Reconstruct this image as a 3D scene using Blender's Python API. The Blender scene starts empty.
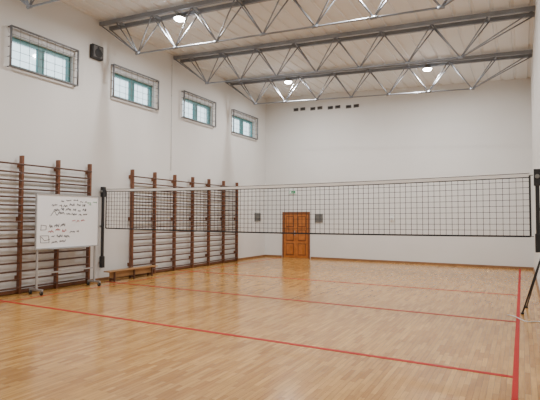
import bpy, bmesh, math, random
from mathutils import Vector, Matrix
random.seed(4)
XL,XR,YB,YR=-9.88,0.327,17.70,-1.6
ZC=6.98; SL=0.0553
def zc(x): return ZC-SL*(x-XL)
col=bpy.context.collection
# ---------------- materials ----------------
def s2l(c): return tuple(((v/255)/12.92 if v/255<=.04045 else ((v/255+.055)/1.055)**2.4) for v in c)
def mat(name,rgb,rough=.5,metal=0,noise=0,nscale=6,bump=0,emit=0):
    m=bpy.data.materials.new(name); m.use_nodes=True; nt=m.node_tree; b=nt.nodes['Principled BSDF']
    c=(*s2l(rgb),1); b.inputs['Base Color'].default_value=c
    b.inputs['Roughness'].default_value=rough; b.inputs['Metallic'].default_value=metal
    if noise or bump:
        tc=nt.nodes.new('ShaderNodeTexCoord'); n=nt.nodes.new('ShaderNodeTexNoise')
        n.inputs['Scale'].default_value=nscale; n.inputs['Detail'].default_value=5
        nt.links.new(tc.outputs['Object'],n.inputs['Vector'])
        if noise:
            r=nt.nodes.new('ShaderNodeValToRGB'); e=r.color_ramp.elements
            e[0].position=.3; e[1].position=.7
            e[0].color=(*[v*(1-noise) for v in c[:3]],1); e[1].color=(*[min(1,v*(1+noise)) for v in c[:3]],1)
            nt.links.new(n.outputs['Fac'],r.inputs['Fac']); nt.links.new(r.outputs['Color'],b.inputs['Base Color'])
        if bump:
            bp=nt.nodes.new('ShaderNodeBump'); bp.inputs['Strength'].default_value=bump; bp.inputs['Distance'].default_value=.01
            nt.links.new(n.outputs['Fac'],bp.inputs['Height']); nt.links.new(bp.outputs['Normal'],b.inputs['Normal'])
    if emit:
        b.inputs['Emission Color'].default_value=c; b.inputs['Emission Strength'].default_value=emit
    return m
M={}
M['wall']=mat('wall_paint',(213,212,209),.8,noise=.025,nscale=.7,bump=.1)
M['ceil']=mat('ceiling_sheet',(224,226,227),.6,noise=.03,nscale=.5)
M['steel']=mat('galvanised_steel',(134,139,146),.45,.25,noise=.12,nscale=3)
M['barpost']=mat('stained_wood_post',(106,64,39),.45,noise=.2,nscale=8)
M['rung']=mat('stained_wood_rung',(80,50,34),.45,noise=.2,nscale=8)
M['base']=mat('baseboard_wood',(134,96,62),.5,noise=.15,nscale=5)
M['black']=mat('black_plastic',(28,28,30),.5)
M['dark']=mat('dark_cord',(38,38,42),.8)
M['tape']=mat('net_tape',(236,236,234),.8)
M['red']=mat('red_line',(168,12,10),.55,noise=.1,nscale=4)
M['red'].node_tree.nodes['Principled BSDF'].inputs['Specular IOR Level'].default_value=.25
M['white']=mat('whiteboard',(230,232,234),.25)
M['alu']=mat('aluminium',(176,178,180),.35,.6)
M['teal']=mat('teal_window_frame',(84,134,136),.5)
M['cage']=mat('grille_paint',(112,114,118),.5)
M['cagel']=mat('grille_lintel',(196,196,196),.6)
M['door']=mat('varnished_pine',(168,100,44),.4,noise=.2,nscale=7)
M['doorf']=mat('door_frame_wood',(116,68,34),.45,noise=.15,nscale=7)
M['green']=mat('exit_green',(60,140,96),.4,emit=.15)
M['pict']=mat('exit_white',(228,232,228),.4,emit=.15)
M['grey']=mat('grey_metal_box',(128,128,124),.5,.1)
M['ventd']=mat('vent_dark',(100,98,97),.7)
M['ink']=mat('marker_ink',(26,26,38),.6)
M['inkg']=mat('marker_green',(20,130,60),.6)
M['inkr']=mat('marker_red',(160,40,36),.6)
M['cable']=mat('white_cable',(230,230,228),.5)
M['bench']=mat('bench_wood',(156,118,76),.5,noise=.15,nscale=7)
M['lamp']=mat('lamp_lens',(255,253,250),.4,emit=70)
# glass
g=bpy.data.materials.new('window_glass'); g.use_nodes=True; nt=g.node_tree; nt.nodes.clear()
o=nt.nodes.new('ShaderNodeOutputMaterial'); mx=nt.nodes.new('ShaderNodeMixShader'); t=nt.nodes.new('ShaderNodeBsdfTransparent'); gl=nt.nodes.new('ShaderNodeBsdfGlossy')
t.inputs[0].default_value=(.9,.94,.94,1); gl.inputs['Roughness'].default_value=.05; mx.inputs[0].default_value=.06
nt.links.new(t.outputs[0],mx.inputs[1]); nt.links.new(gl.outputs[0],mx.inputs[2]); nt.links.new(mx.outputs[0],o.inputs[0]); M['glass']=g
# parquet
f=bpy.data.materials.new('parquet_floor'); f.use_nodes=True; nt=f.node_tree; b=nt.nodes['Principled BSDF']
tc=nt.nodes.new('ShaderNodeTexCoord')
def brick(w,h,c1,c2,mo,off):
    br=nt.nodes.new('ShaderNodeTexBrick'); br.inputs['Scale'].default_value=1
    br.inputs['Brick Width'].default_value=w; br.inputs['Row Height'].default_value=h; br.inputs['Mortar Size'].default_value=.0012
    br.inputs['Color1'].default_value=(*s2l(c1),1); br.inputs['Color2'].default_value=(*s2l(c2),1); br.inputs['Mortar'].default_value=(*s2l(mo),1)
    br.offset=off; return br
br=brick(.36,.055,(203,157,92),(170,121,62),(112,78,42),.37)
mp=nt.nodes.new('ShaderNodeMapping'); mp.inputs['Rotation'].default_value=(0,0,math.radians(90))
nt.links.new(tc.outputs['Object'],mp.inputs['Vector']); nt.links.new(mp.outputs[0],br.inputs['Vector'])
n=nt.nodes.new('ShaderNodeTexNoise'); n.inputs['Scale'].default_value=1.1; n.inputs['Detail'].default_value=6; n.inputs['Roughness'].default_value=.65
nt.links.new(tc.outputs['Object'],n.inputs['Vector'])
r=nt.nodes.new('ShaderNodeValToRGB'); r.color_ramp.elements[0].position=.3; r.color_ramp.elements[1].position=.72
r.color_ramp.elements[0].color=(.84,.83,.8,1); r.color_ramp.elements[1].color=(1.08,1.08,1.05,1)
nt.links.new(n.outputs['Fac'],r.inputs[0])
ml=nt.nodes.new('ShaderNodeMix'); ml.data_type='RGBA'; ml.blend_type='MULTIPLY'; ml.inputs['Factor'].default_value=1
nt.links.new(br.outputs['Color'],ml.inputs['A']); nt.links.new(r.outputs['Color'],ml.inputs['B'])
mp2=nt.nodes.new('ShaderNodeMapping'); mp2.inputs['Scale'].default_value=(22,1.6,1)
n2=nt.nodes.new('ShaderNodeTexNoise'); n2.inputs['Scale'].default_value=2; n2.inputs['Detail'].default_value=4
nt.links.new(tc.outputs['Object'],mp2.inputs['Vector']); nt.links.new(mp2.outputs[0],n2.inputs['Vector'])
r2=nt.nodes.new('ShaderNodeValToRGB'); r2.color_ramp.elements[0].position=.35; r2.color_ramp.elements[1].position=.65
r2.color_ramp.elements[0].color=(.86,.84,.81,1); r2.color_ramp.elements[1].color=(1.06,1.06,1.06,1); nt.links.new(n2.outputs['Fac'],r2.inputs[0])
ml2=nt.nodes.new('ShaderNodeMix'); ml2.data_type='RGBA'; ml2.blend_type='MULTIPLY'; ml2.inputs['Factor'].default_value=1
nt.links.new(ml.outputs['Result'],ml2.inputs['A']); nt.links.new(r2.outputs['Color'],ml2.inputs['B']); nt.links.new(ml2.outputs['Result'],b.inputs['Base Color'])
b.inputs['Roughness'].default_value=.2
M['floor']=f
# ---------------- mesh builder ----------------
class B:
    def __init__(s,name): s.name=name; s.bm=bmesh.new(); s.ms=[]
    def mi(s,k):
        if k not in s.ms: s.ms.append(k)
        return s.ms.index(k)
    def faces(s,fs,k,smooth=False):
        i=s.mi(k)
        for f in fs: f.material_index=i; f.smooth=smooth
    def box(s,lo,hi,k,rot=None):
        vs=[s.bm.verts.new((x,y,z)) for x in (lo[0],hi[0]) for y in (lo[1],hi[1]) for z in (lo[2],hi[2])]
        idx=[(0,1,3,2),(4,6,7,5),(0,4,5,1),(2,3,7,6),(0,2,6,4),(1,5,7,3)]
        s.faces([s.bm.faces.new([vs[j] for j in q]) for q in idx],k); return vs
    def bar(s,a,b2,w,h,k,up=(0,0,1)):
        a=Vector(a);b2=Vector(b2);d=(b2-a).normalized();u=Vector(up)
        if abs(d.dot(u))>.98:u=Vector((1,0,0))
        sd=d.cross(u).normalized();u=sd.cross(d).normalized()
        vs=[s.bm.verts.new(p+sd*i*w/2+u*j*h/2) for p in (a,b2) for i,j in ((-1,-1),(1,-1),(1,1),(-1,1))]
        idx=[(3,2,1,0),(4,5,6,7),(0,1,5,4),(1,2,6,5),(2,3,7,6),(3,0,4,7)]
        s.faces([s.bm.faces.new([vs[j] for j in q]) for q in idx],k)
    def tube(s,a,b2,rad,k,n=8,r2=None):
        a=Vector(a);b2=Vector(b2);d=(b2-a).normalized();u=Vector((0,0,1))
        if abs(d.dot(u))>.98:u=Vector((1,0,0))
        sd=d.cross(u).normalized();u=sd.cross(d); r2=rad if r2 is None else r2
        A=[s.bm.verts.new(a+(sd*math.cos(t)+u*math.sin(t))*rad) for t in [2*math.pi*i/n for i in range(n)]]
        C=[s.bm.verts.new(b2+(sd*math.cos(t)+u*math.sin(t))*r2) for t in [2*math.pi*i/n for i in range(n)]]
        s.faces([s.bm.faces.new((A[i],A[(i+1)%n],C[(i+1)%n],C[i])) for i in range(n)],k,True)
        s.faces([s.bm.faces.new(A[::-1]),s.bm.faces.new(C)],k)
    def path(s,pts,rad,k,n=6):
        for p,q in zip(pts,pts[1:]): s.tube(p,q,rad,k,n)
    def done(s,bevel=0):
        bmesh.ops.recalc_face_normals(s.bm,faces=s.bm.faces)
        me=bpy.data.meshes.new(s.name); s.bm.to_mesh(me); s.bm.free()
        for k in s.ms: me.materials.append(M[k])
        ob=bpy.data.objects.new(s.name,me); col.objects.link(ob)
        if bevel:
            m=ob.modifiers.new('bevel','BEVEL'); m.width=bevel; m.segments=2; m.limit_method='ANGLE'
        return ob
# ---------------- room shell ----------------
b=B('floor'); b.box((XL-.3,YR-.3,-.15),(XR+.3,YB+.3,0),'floor'); b.done()
WIN=[(6.04,7.78),(8.94,10.72),(11.95,13.75),(14.95,16.8)]
W0,W1=5.02,5.74
ops=[(a+.06,c-.06) for a,c in WIN]+[(.1,1.8),(3.1,4.8)]
ops.sort()
b=B('wall_left'); ztop=7.1
b.box((XL-.3,YR-.3,-.1),(XL,YB+.3,W0),'wall'); b.box((XL-.3,YR-.3,W1),(XL,YB+.3,ztop),'wall')
y=YR-.3
for a,c in ops:
    b.box((XL-.3,y,W0),(XL,a,W1),'wall'); y=c
b.box((XL-.3,y,W0),(XL,YB+.3,W1),'wall'); b.done()
b=B('wall_back'); b.box((XL-.3,YB,-.1),(XR+.3,YB+.3,7.1),'wall'); b.done()
b=B('wall_right'); b.box((XR,YR-.3,-.1),(XR+.3,YB+.3,7.1),'wall'); b.done()
b=B('wall_rear'); b.box((XL-.3,YR-.3,-.1),(XR+.3,YR,7.1),'wall'); b.done()
# ceiling : trapezoidal sheet with ribs along Y
b=B('ceiling'); x=XL-.2; prof=[]
while x<XR+.25:
    for dx,dz in ((0,0),(.30,0),(.32,.03),(.38,.03)): prof.append((x+dx,zc(x+dx)+dz))
    x+=.40
ya,yb=YR-.25,YB+.25
rows=[[b.bm.verts.new((px,yy,pz)) for px,pz in prof] for yy in (ya,yb)]
rows2=[[b.bm.verts.new((px,yy,pz+.12)) for px,pz in prof] for yy in (ya,yb)]
fs=[]
for i in range(len(prof)-1):
    fs.append(b.bm.faces.new((rows[0][i],rows[0][i+1],rows[1][i+1],rows[1][i])))
    fs.append(b.bm.faces.new((rows2[0][i],rows2[1][i],rows2[1][i+1],rows2[0][i+1])))
b.faces(fs,'ceil'); b.done()
b=B('baseboard_left'); b.box((XL,YR,0),(XL+.025,YB,.08),'base'); b.done()
b=B('baseboard_back'); b.box((XL+.025,YB-.025,0),(-9.06,YB,.08),'base'); b.box((-7.71,YB-.025,0),(XR,YB,.08),'base'); b.done()
b=B('baseboard_right'); b.box((XR-.025,YR,0),(XR,YB-.025,.08),'base'); b.done()
# court lines
SX=-.086; LX=-9.06; YN=8.655
b=B('court_lines'); z1=.003
b.box((SX-.028,-.35,0.0005),(SX+.028,17.62,z1),'red'); b.box((LX-.02,-.35,.0005),(LX+.02,17.62,z1),'red')
for yy in (YN-3,YN,YN+3): b.box((LX-.6,yy-.033,.0005),(SX,yy+.033,z1+.0005),'red')
b.done()
# windows
def window(i,a,c):
    b=B('window_%d'%i); a+=.06;c-=.06; xo=XL-.14; fw=.05
    def fr(y0,y1,z0,z1,w,k,x0,x1):
        b.box((x0,y0,z0),(x1,y0+w,z1),k); b.box((x0,y1-w,z0),(x1,y1,z1),k)
        b.box((x0,y0+w,z0),(x1,y1-w,z0+w),k); b.box((x0,y0+w,z1-w),(x1,y1-w,z1),k)
    fr(a,c,W0,W1,fw,'teal',xo-.05,xo+.03)
    mid=(a+c)/2
    b.box((xo-.05,mid-.05,W0+fw),(xo+.03,mid+.05,W1-fw),'teal')
    for y0,y1 in ((a+fw,mid-.05),(mid+.05,c-fw)):
        fr(y0,y1,W0+fw,W1-fw,.035,'teal',xo-.03,xo+.045)
        b.box((xo-.005,y0+.03,W0+fw+.03),(xo+.005,y1-.03,W1-fw-.03),'glass')
    b.box((xo+.03,a,W0-.005),(XL+.03,c,W0+.015),'cagel')
    b.done()
def cage(a,c):
    b=B('window_grille'); z0,z1=5.0,5.89; x1=XL+.11
    for yy in (a,c):
        b.tube((XL,yy,z0),(x1,yy,z0),.014,'cage'); b.tube((XL,yy,z1),(x1,yy,z1),.014,'cage')
        b.tube((x1,yy,z0),(x1,yy,z1),.024,'cage')
        for k in range(1,4): b.tube((XL,yy,z0+(z1-z0)*k/4),(x1,yy,z0+(z1-z0)*k/4),.008,'cage')
    for zz in (z0,z1): b.tube((x1,a,zz),(x1,c,zz),.024,'cage')
    n=8
    for k in range(1,n): b.tube((x1,a+(c-a)*k/n,z0),(x1,a+(c-a)*k/n,z1),.0055,'cage',6)
    for k in range(1,5): b.tube((x1,a,z0+(z1-z0)*k/5),(x1,c,z0+(z1-z0)*k/5),.005,'cage',6)
    b.box((XL,a,W1+.02),(XL+.015,c,z1),'cagel')
    b.done()
for i,(a,c) in enumerate(WIN): window(i+1,a,c); cage(a,c)
for i,(a,c) in enumerate(((.04,1.86),(3.04,4.86))): window(i+5,a,c); cage(a,c)
# ---------------- trusses ----------------
def truss(y):
    b=B('roof_truss'); dy=.17; zt=lambda x:zc(x)-.10
    for s in (-1,1):
        b.bar((XL,y+s*dy,zt(XL)),(XR,y+s*dy,zt(XR)),.07,.10,'steel')
    w=1.24; dep=.88
    zb=lambda x:zt(x)-dep
    nodes=[-2.47+w*k for k in range(-5,2)]
    for x in nodes:
        for t in (x-w/2,x+w/2):
            for s in (-1,1): b.tube((x,y,zb(x)),(t,y+s*dy,zt(t)-.03),.017,'steel',7)
        b.tube((x-.06,y,zb(x)),(x+.06,y,zb(x)),.035,'steel',8)
    for x in [nodes[0]-w/2]+[q+w/2 for q in nodes]:
        b.bar((x,y-dy,zt(x)),(x,y+dy,zt(x)),.05,.06,'steel')
    for s in (-1,1):
        b.tube((nodes[0],y,zb(nodes[0])),(XL+.02,y+s*dy,zt(XL)-.03),.017,'steel',7)
        b.tube((nodes[-1],y,zb(nodes[-1])),(XR-.02,y+s*dy,zt(XR)-.03),.017,'steel',7)
    b.tube((nodes[0],y,zb(nodes[0])),(nodes[-1],y,zb(nodes[-1])),.02,'steel',7)
    b.done()
for k in range(-3,3): truss(8.72+3*k)
# ---------------- lamps ----------------
def lamp(x,y,p=212):
    b=B('ceiling_lamp'); z=zc(x)-.19
    b.bar((x,y-.2,z+.03),(x,y+.2,z+.03),.05,.03,'grey')
    b.tube((x,y,z+.02),(x,y,z-.06),.07,'grey',20,.13)
    b.tube((x,y,z-.06),(x,y,z-.08),.14,'grey',24)
    b.tube((x,y,z-.08),(x,y,z-.12),.13,'lamp',24,.10)
    ob=b.done()
    l=bpy.data.lights.new('lamp_light','AREA'); l.shape='DISK'; l.size=.26; l.energy=p; l.color=(1,.99,.975)
    lo=bpy.data.objects.new('lamp_light',l); lo.location=(x,y,z-.13); lo.parent=ob; col.objects.link(lo)
for yy in (2.72,8.72,14.72):
    for xx in (-7.3,-2.5): lamp(xx,yy)
# ---------------- wall bars ----------------
def bars(ys):
    b=B('wall_bars'); H=3.06
    for yy in ys:
        b.box((XL+.06,yy-.025,0),(XL+.17,yy+.025,H),'barpost')
        for zz in (.3,1.6,2.8): b.box((XL,yy-.035,zz),(XL+.06,yy+.035,zz+.1),'barpost')
    y0,y1=ys[0]-.02,ys[-1]+.02; n=16
    for k in range(n):
        z=.14+k*(2.72/(n-1))
        xx=XL+.155 if k<n-1 else XL+.17
        b.tube((xx,y0,z),(xx,y1,z),.019,'rung',8)
    b.box((XL+.07,y0,.02),(XL+.1,y1,.09),'barpost')
    b.done()
bars([4.51,5.43,6.35,7.27,8.19])
bars([9.68+.92*k for k in range(7)])
# ---------------- door ----------------
b=B('door_1'); x0,x1=-9.02,-7.75; zt=1.94; YD=YB-.003
b.box((x0,YD-.05,0),(x0+.08,YD,zt),'doorf'); b.box((x1-.08,YD-.05,0),(x1,YD,zt),'doorf'); b.box((x0+.08,YD-.05,zt-.08),(x1-.08,YD,zt),'doorf')
mid=(x0+x1)/2
for a,c in ((x0+.08,mid-.004),(mid+.004,x1-.08)):
    b.box((a,YD-.03,.005),(c,YD-.001,zt-.08),'door')
    for z0,z1 in ((.12,.62),(.72,1.2),(1.3,1.76)):
        b.box((a+.09,YD-.042,z0),(c-.09,YD-.03,z1),'doorf'); b.box((a+.13,YD-.055,z0+.04),(c-.13,YD-.042,z1-.04),'door')
b.box((mid-.06,YD-.05,.95),(mid-.03,YD-.03,1.15),'alu'); b.tube((mid-.045,YD-.08,1.05),(mid-.15,YD-.08,1.05),.01,'alu'); b.tube((mid-.045,YD-.05,1.05),(mid-.045,YD-.08,1.05),.01,'alu')
b.done()
b=B('exit_sign'); b.box((-8.70,YB-.05,2.7),(-8.38,YB,2.86),'pict'); b.box((-8.68,YB-.055,2.72),(-8.40,YB-.05,2.84),'green')
b.box((-8.66,YB-.058,2.74),(-8.60,YB-.055,2.82),'pict'); b.bar((-8.56,YB-.057,2.78),(-8.47,YB-.057,2.78),.003,.015,'pict'); b.bar((-8.5,YB-.057,2.8),(-8.47,YB-.057,2.78),.003,.015,'pict'); b.done()
def vgr(name,axis,c,z,w,h,k='grey'):
    b=B(name)
    def bx(u0,u1,z0,z1,d0,d1,kk):
        if axis=='y': b.box((u0,YB-d1,z0),(u1,YB-d0,z1),kk)
        else: b.box((XL+d0,u0,z0),(XL+d1,u1,z1),kk)
    bx(c-w/2,c+w/2,z-h/2,z+h/2,0,.02,k); bx(c-w/2+.03,c+w/2-.03,z-h/2+.03,z+h/2-.03,.02,.025,'ventd')
    for i in range(6):
        zz=z-h/2+.05+(h-.1)*i/5; bx(c-w/2+.03,c+w/2-.03,zz-.012,zz+.012,.025,.045,k)
    b.done()
vgr('ventilation_grille','y',-7.35,1.68,.36,.36); vgr('ventilation_grille','x',17.0,1.72,.5,.36)
for i in range(4):
    for j in (0,.32): vgr('wall_vent','y',-8.4+i*.78+j,6.3-.0553*i*.8,.22,.13,'ventd')
b=B('wall_socket_box'); b.box((-4.42,YB-.06,1.6),(-4.28,YB,1.74),'pict'); b.box((-4.40,YB-.07,1.62),(-4.30,YB-.06,1.72),'cagel'); b.done(.005)
# loudspeaker
b=B('wall_loudspeaker'); b.box((XL,8.22,5.87),(XL+.12,8.57,6.23),'black'); b.box((XL+.12,8.25,5.90),(XL+.128,8.54,6.20),'ventd')
b.tube((XL+.125,8.395,6.02),(XL+.14,8.395,6.02),.11,'black',20,.12); b.tube((XL+.125,8.395,6.16),(XL+.135,8.395,6.16),.03,'black',14); b.done(.008)
b=B('electrical_conduit'); b.tube((XL+.012,11.45,3.2),(XL+.012,11.45,6.85),.008,'cagel',6)
for z in (3.6,4.6,5.6,6.6): b.box((XL,11.435,z),(XL+.024,11.465,z+.03),'cagel')
b.done()
# ---------------- net ----------------
b=B('volleyball_net'); xa,xb=-9.66,.12; zt,zb=2.405,1.405
sag=lambda x:.05*math.sin(math.pi*(x-xa)/(xb-xa))
n=98; m=10; r=.0048
xs=[xa+(xb-xa)*i/n for i in range(n+1)]
for i,x in enumerate(xs):
    b.bar((x,YN,zb-.6*sag(x)),(x,YN,zt-sag(x)),r*1.5,r*1.5,'dark')
seg=14
up=Vector((0,0,.034))
for j in range(m+1):
    t=j/m
    P=[]
    for k in range(seg+1):
        x=xa+(xb-xa)*k/seg; z0=zb-.6*sag(x); z1=zt-sag(x); P.append(Vector((x,YN,z0+(z1-z0)*t)))
    for p,q in zip(P,P[1:]):
        if j==m:
            b.bar(p,q,.012,.06,'tape'); b.bar(p-up,q-up,.014,.016,'dark'); b.bar(p+up,q+up,.014,.01,'dark')
        elif j==0: b.bar(p,q,.012,.03,'dark')
        else: b.bar(p,q,r*1.5,r*1.5,'dark')
for x in (xa,xb): b.bar((x,YN,zb),(x,YN,zt),.014,.03,'black')
for z in (zb,zt):
    b.tube((xa,YN,z),(-9.722,YN,z),.006,'black'); b.tube((xb,YN,z),(.170,YN,z),.006,'black')
b.done()
def post(x0,x1,w,y,z0,ztp):
    b=B('net_post'); lo,hi=x0,x1
    c=(lo+hi)/2
    b.box((c-.03,y-.03,z0),(c+.03,y+.03,ztp-.03),'black')
    b.box((c-.05,y-.05,ztp-.27),(c+.05,y+.05,ztp),'black'); b.box((c-.045,y-.05,z0),(c+.045,y+.05,z0+.3),'black')
    b.tube((c,y-.075,ztp-.12),(c,y+.075,ztp-.12),.035,'grey',14)
    for z in (z0+.1,(z0+ztp)/2,ztp-.15):
        b.box((min(w,c),y-.025,z),(max(w,c),y+.025,z+.05),'grey')
    b.done(.004)
post(XL+.05,XL+.15,XL,YN-.0,.36,2.5)
post(XR-.15,XR-.05,XR,YN,1.15,2.5)
# ---------------- whiteboard ----------------
b=B('mobile_whiteboard'); X=-9.27; y0,y1=6.40,8.05; z0,z1=1.01,2.19
b.box((X-.02,y0,z0),(X,y1,z1),'white')
for (a,c,d,e) in ((y0-.02,y1+.02,z1,z1+.025),(y0-.02,y1+.02,z0-.025,z0),(y0-.02,y0,z0,z1),(y1,y1+.02,z0,z1)):
    b.box((X-.03,a,d),(X+.012,c,e),'alu')
b.box((X,y0+.3,z0-.035),(X+.07,y1-.3,z0-.02),'alu')
for yy in (y0+.06,y1-.04):
    b.box((X-.06,yy-.02,.12),(X-.03,yy+.02,z1-.1),'alu')
    b.bar((X-.27,yy,.11),(X+.16,yy,.11),.04,.04,'alu')
    for dx in (-.25,.13):
        b.tube((X+dx,yy-.015,.045),(X+dx,yy+.015,.045),.045,'black',16); b.box((X+dx-.015,yy-.022,.045),(X+dx+.015,yy+.022,.1),'grey')
b.bar((X-.045,y0+.06,.45),(X-.045,y1-.04,.45),.03,.03,'alu')
XI=X+.0015
def stroke(pts,k='ink',w=.009):
    for (a,c),(d,e) in zip(pts,pts[1:]): b.bar((XI,a,c),(XI,d,e),w,w*.6,k,up=(1,0,0))
J=lambda: random.uniform(-.012,.012)
def rect(a,c,d,e,k='ink'): stroke([(a+J(),d+J()),(c+J(),d+J()),(c+J(),e+J()),(a+J(),e+J()),(a,d)],k)
def scr(ya,yb2,z,h,k='ink'):
    y=ya
    while y<yb2:
        wl=random.uniform(.05,.14); ph=random.uniform(0,6); P=[]
        N=int(wl/.017); dz=random.uniform(-.015,.015)
        for i in range(N+2):
            P.append((y+i*.017+random.uniform(-.01,.01),z+dz+(1 if i%2 else -1)*h*random.uniform(.3,1.1)+.012*math.sin(ph+y*5)))
        stroke(P,k,.0085); y+=wl+.06
scr(y0+.6,y0+1.35,2.07,.018)
scr(y0+.36,y0+1.25,1.96,.03); scr(y0+.42,y0+1.25,1.86,.034); scr(y0+.55,y0+1.3,1.76,.026)
stroke([(y0+.34,1.72),(y0+.42,1.84),(y0+.5,1.73),(y0+.56,1.83)])
rect(y0+.1,y0+.24,1.4,1.51); scr(y0+.3,y0+.75,1.5,.036); scr(y0+.28,y0+.65,1.4,.03,'inkr')
rect(y0+.1,y0+.3,1.13,1.27); stroke([(y0+.11,1.26),(y0+.2,1.17),(y0+.33,1.2)]); scr(y0+.36,y0+.8,1.26,.034); scr(y0+.38,y0+.7,1.15,.03)
scr(y0+.9,y0+1.2,1.6,.024,'inkr'); scr(y0+.85,y0+1.1,1.35,.022)
scr(y1-.32,y1-.16,2.05,.018,'inkg'); scr(y1-.28,y1-.18,1.97,.018,'inkg')
b.done()
# ---------------- bench ----------------
b=B('gym_bench'); ya,yb=8.55,10.35; xa2,xb2=-9.6,-9.37
b.box((xa2,ya,.26),(xb2,yb,.29),'bench'); b.box((-9.5,ya+.1,.1),(-9.47,yb-.1,.26),'bench')
for yy in (ya+.2,(ya+yb)/2,yb-.2):
    b.box((xa2+.02,yy-.02,0),(xa2+.06,yy+.02,.26),'rung'); b.box((xb2-.06,yy-.02,0),(xb2-.02,yy+.02,.26),'rung'); b.box((xa2+.06,yy-.018,.04),(xb2-.06,yy+.018,.08),'rung')
b.done(.004)
# ---------------- right side bits ----------------
b=B('brace_pole'); b.tube((-.02,9.42,.012),(XR-.045,8.9,1.1),.014,'black',8); b.tube((-.02,9.42,.0),(-.02,9.42,.03),.028,'black',12)
b.tube((XR-.05,8.9,1.1),(XR-.002,8.9,1.1),.03,'grey',12); b.done()
b=B('brace_pole'); b.tube((.05,10.1,.012),(XR-.045,9.3,1.0),.012,'black',8); b.tube((.05,10.1,.0),(.05,10.1,.03),.024,'black',12)
b.tube((XR-.05,9.3,1.0),(XR-.002,9.3,1.0),.028,'grey',12); b.done()
b=B('floor_cable'); P=[]
for i in range(30):
    t=i/29; P.append((-.25+.54*t,9.15-.4*t-.12*math.sin(t*3)+.08*math.sin(9*t),.009))
b.path(P,.009,'cable'); b.done()
# ---------------- world ----------------
w=bpy.data.worlds.new('overcast_sky'); bpy.context.scene.world=w; w.use_nodes=True
bg=w.node_tree.nodes['Background']; bg.inputs[0].default_value=(.8,.92,1,1); bg.inputs[1].default_value=3.2
# ---------------- camera ----------------
fpx,yaw,pitch,roll=461.82,.4993,.0379,.0033
F=Vector((-math.sin(yaw)*math.cos(pitch),math.cos(yaw)*math.cos(pitch),math.sin(pitch)))
R=Vector((math.cos(yaw),math.sin(yaw),0)); U=R.cross(F)
R2=R*math.cos(roll)+U*math.sin(roll); U2=U*math.cos(roll)-R*math.sin(roll)
c=bpy.data.cameras.new('camera'); c.sensor_width=36; c.lens=fpx/540*36; c.clip_start=.05
co=bpy.data.objects.new('camera',c); col.objects.link(co)
mt=Matrix((R2,U2,-F)).transposed().to_4x4(); mt.translation=(0,0,1.7); co.matrix_world=mt
bpy.context.scene.camera=co
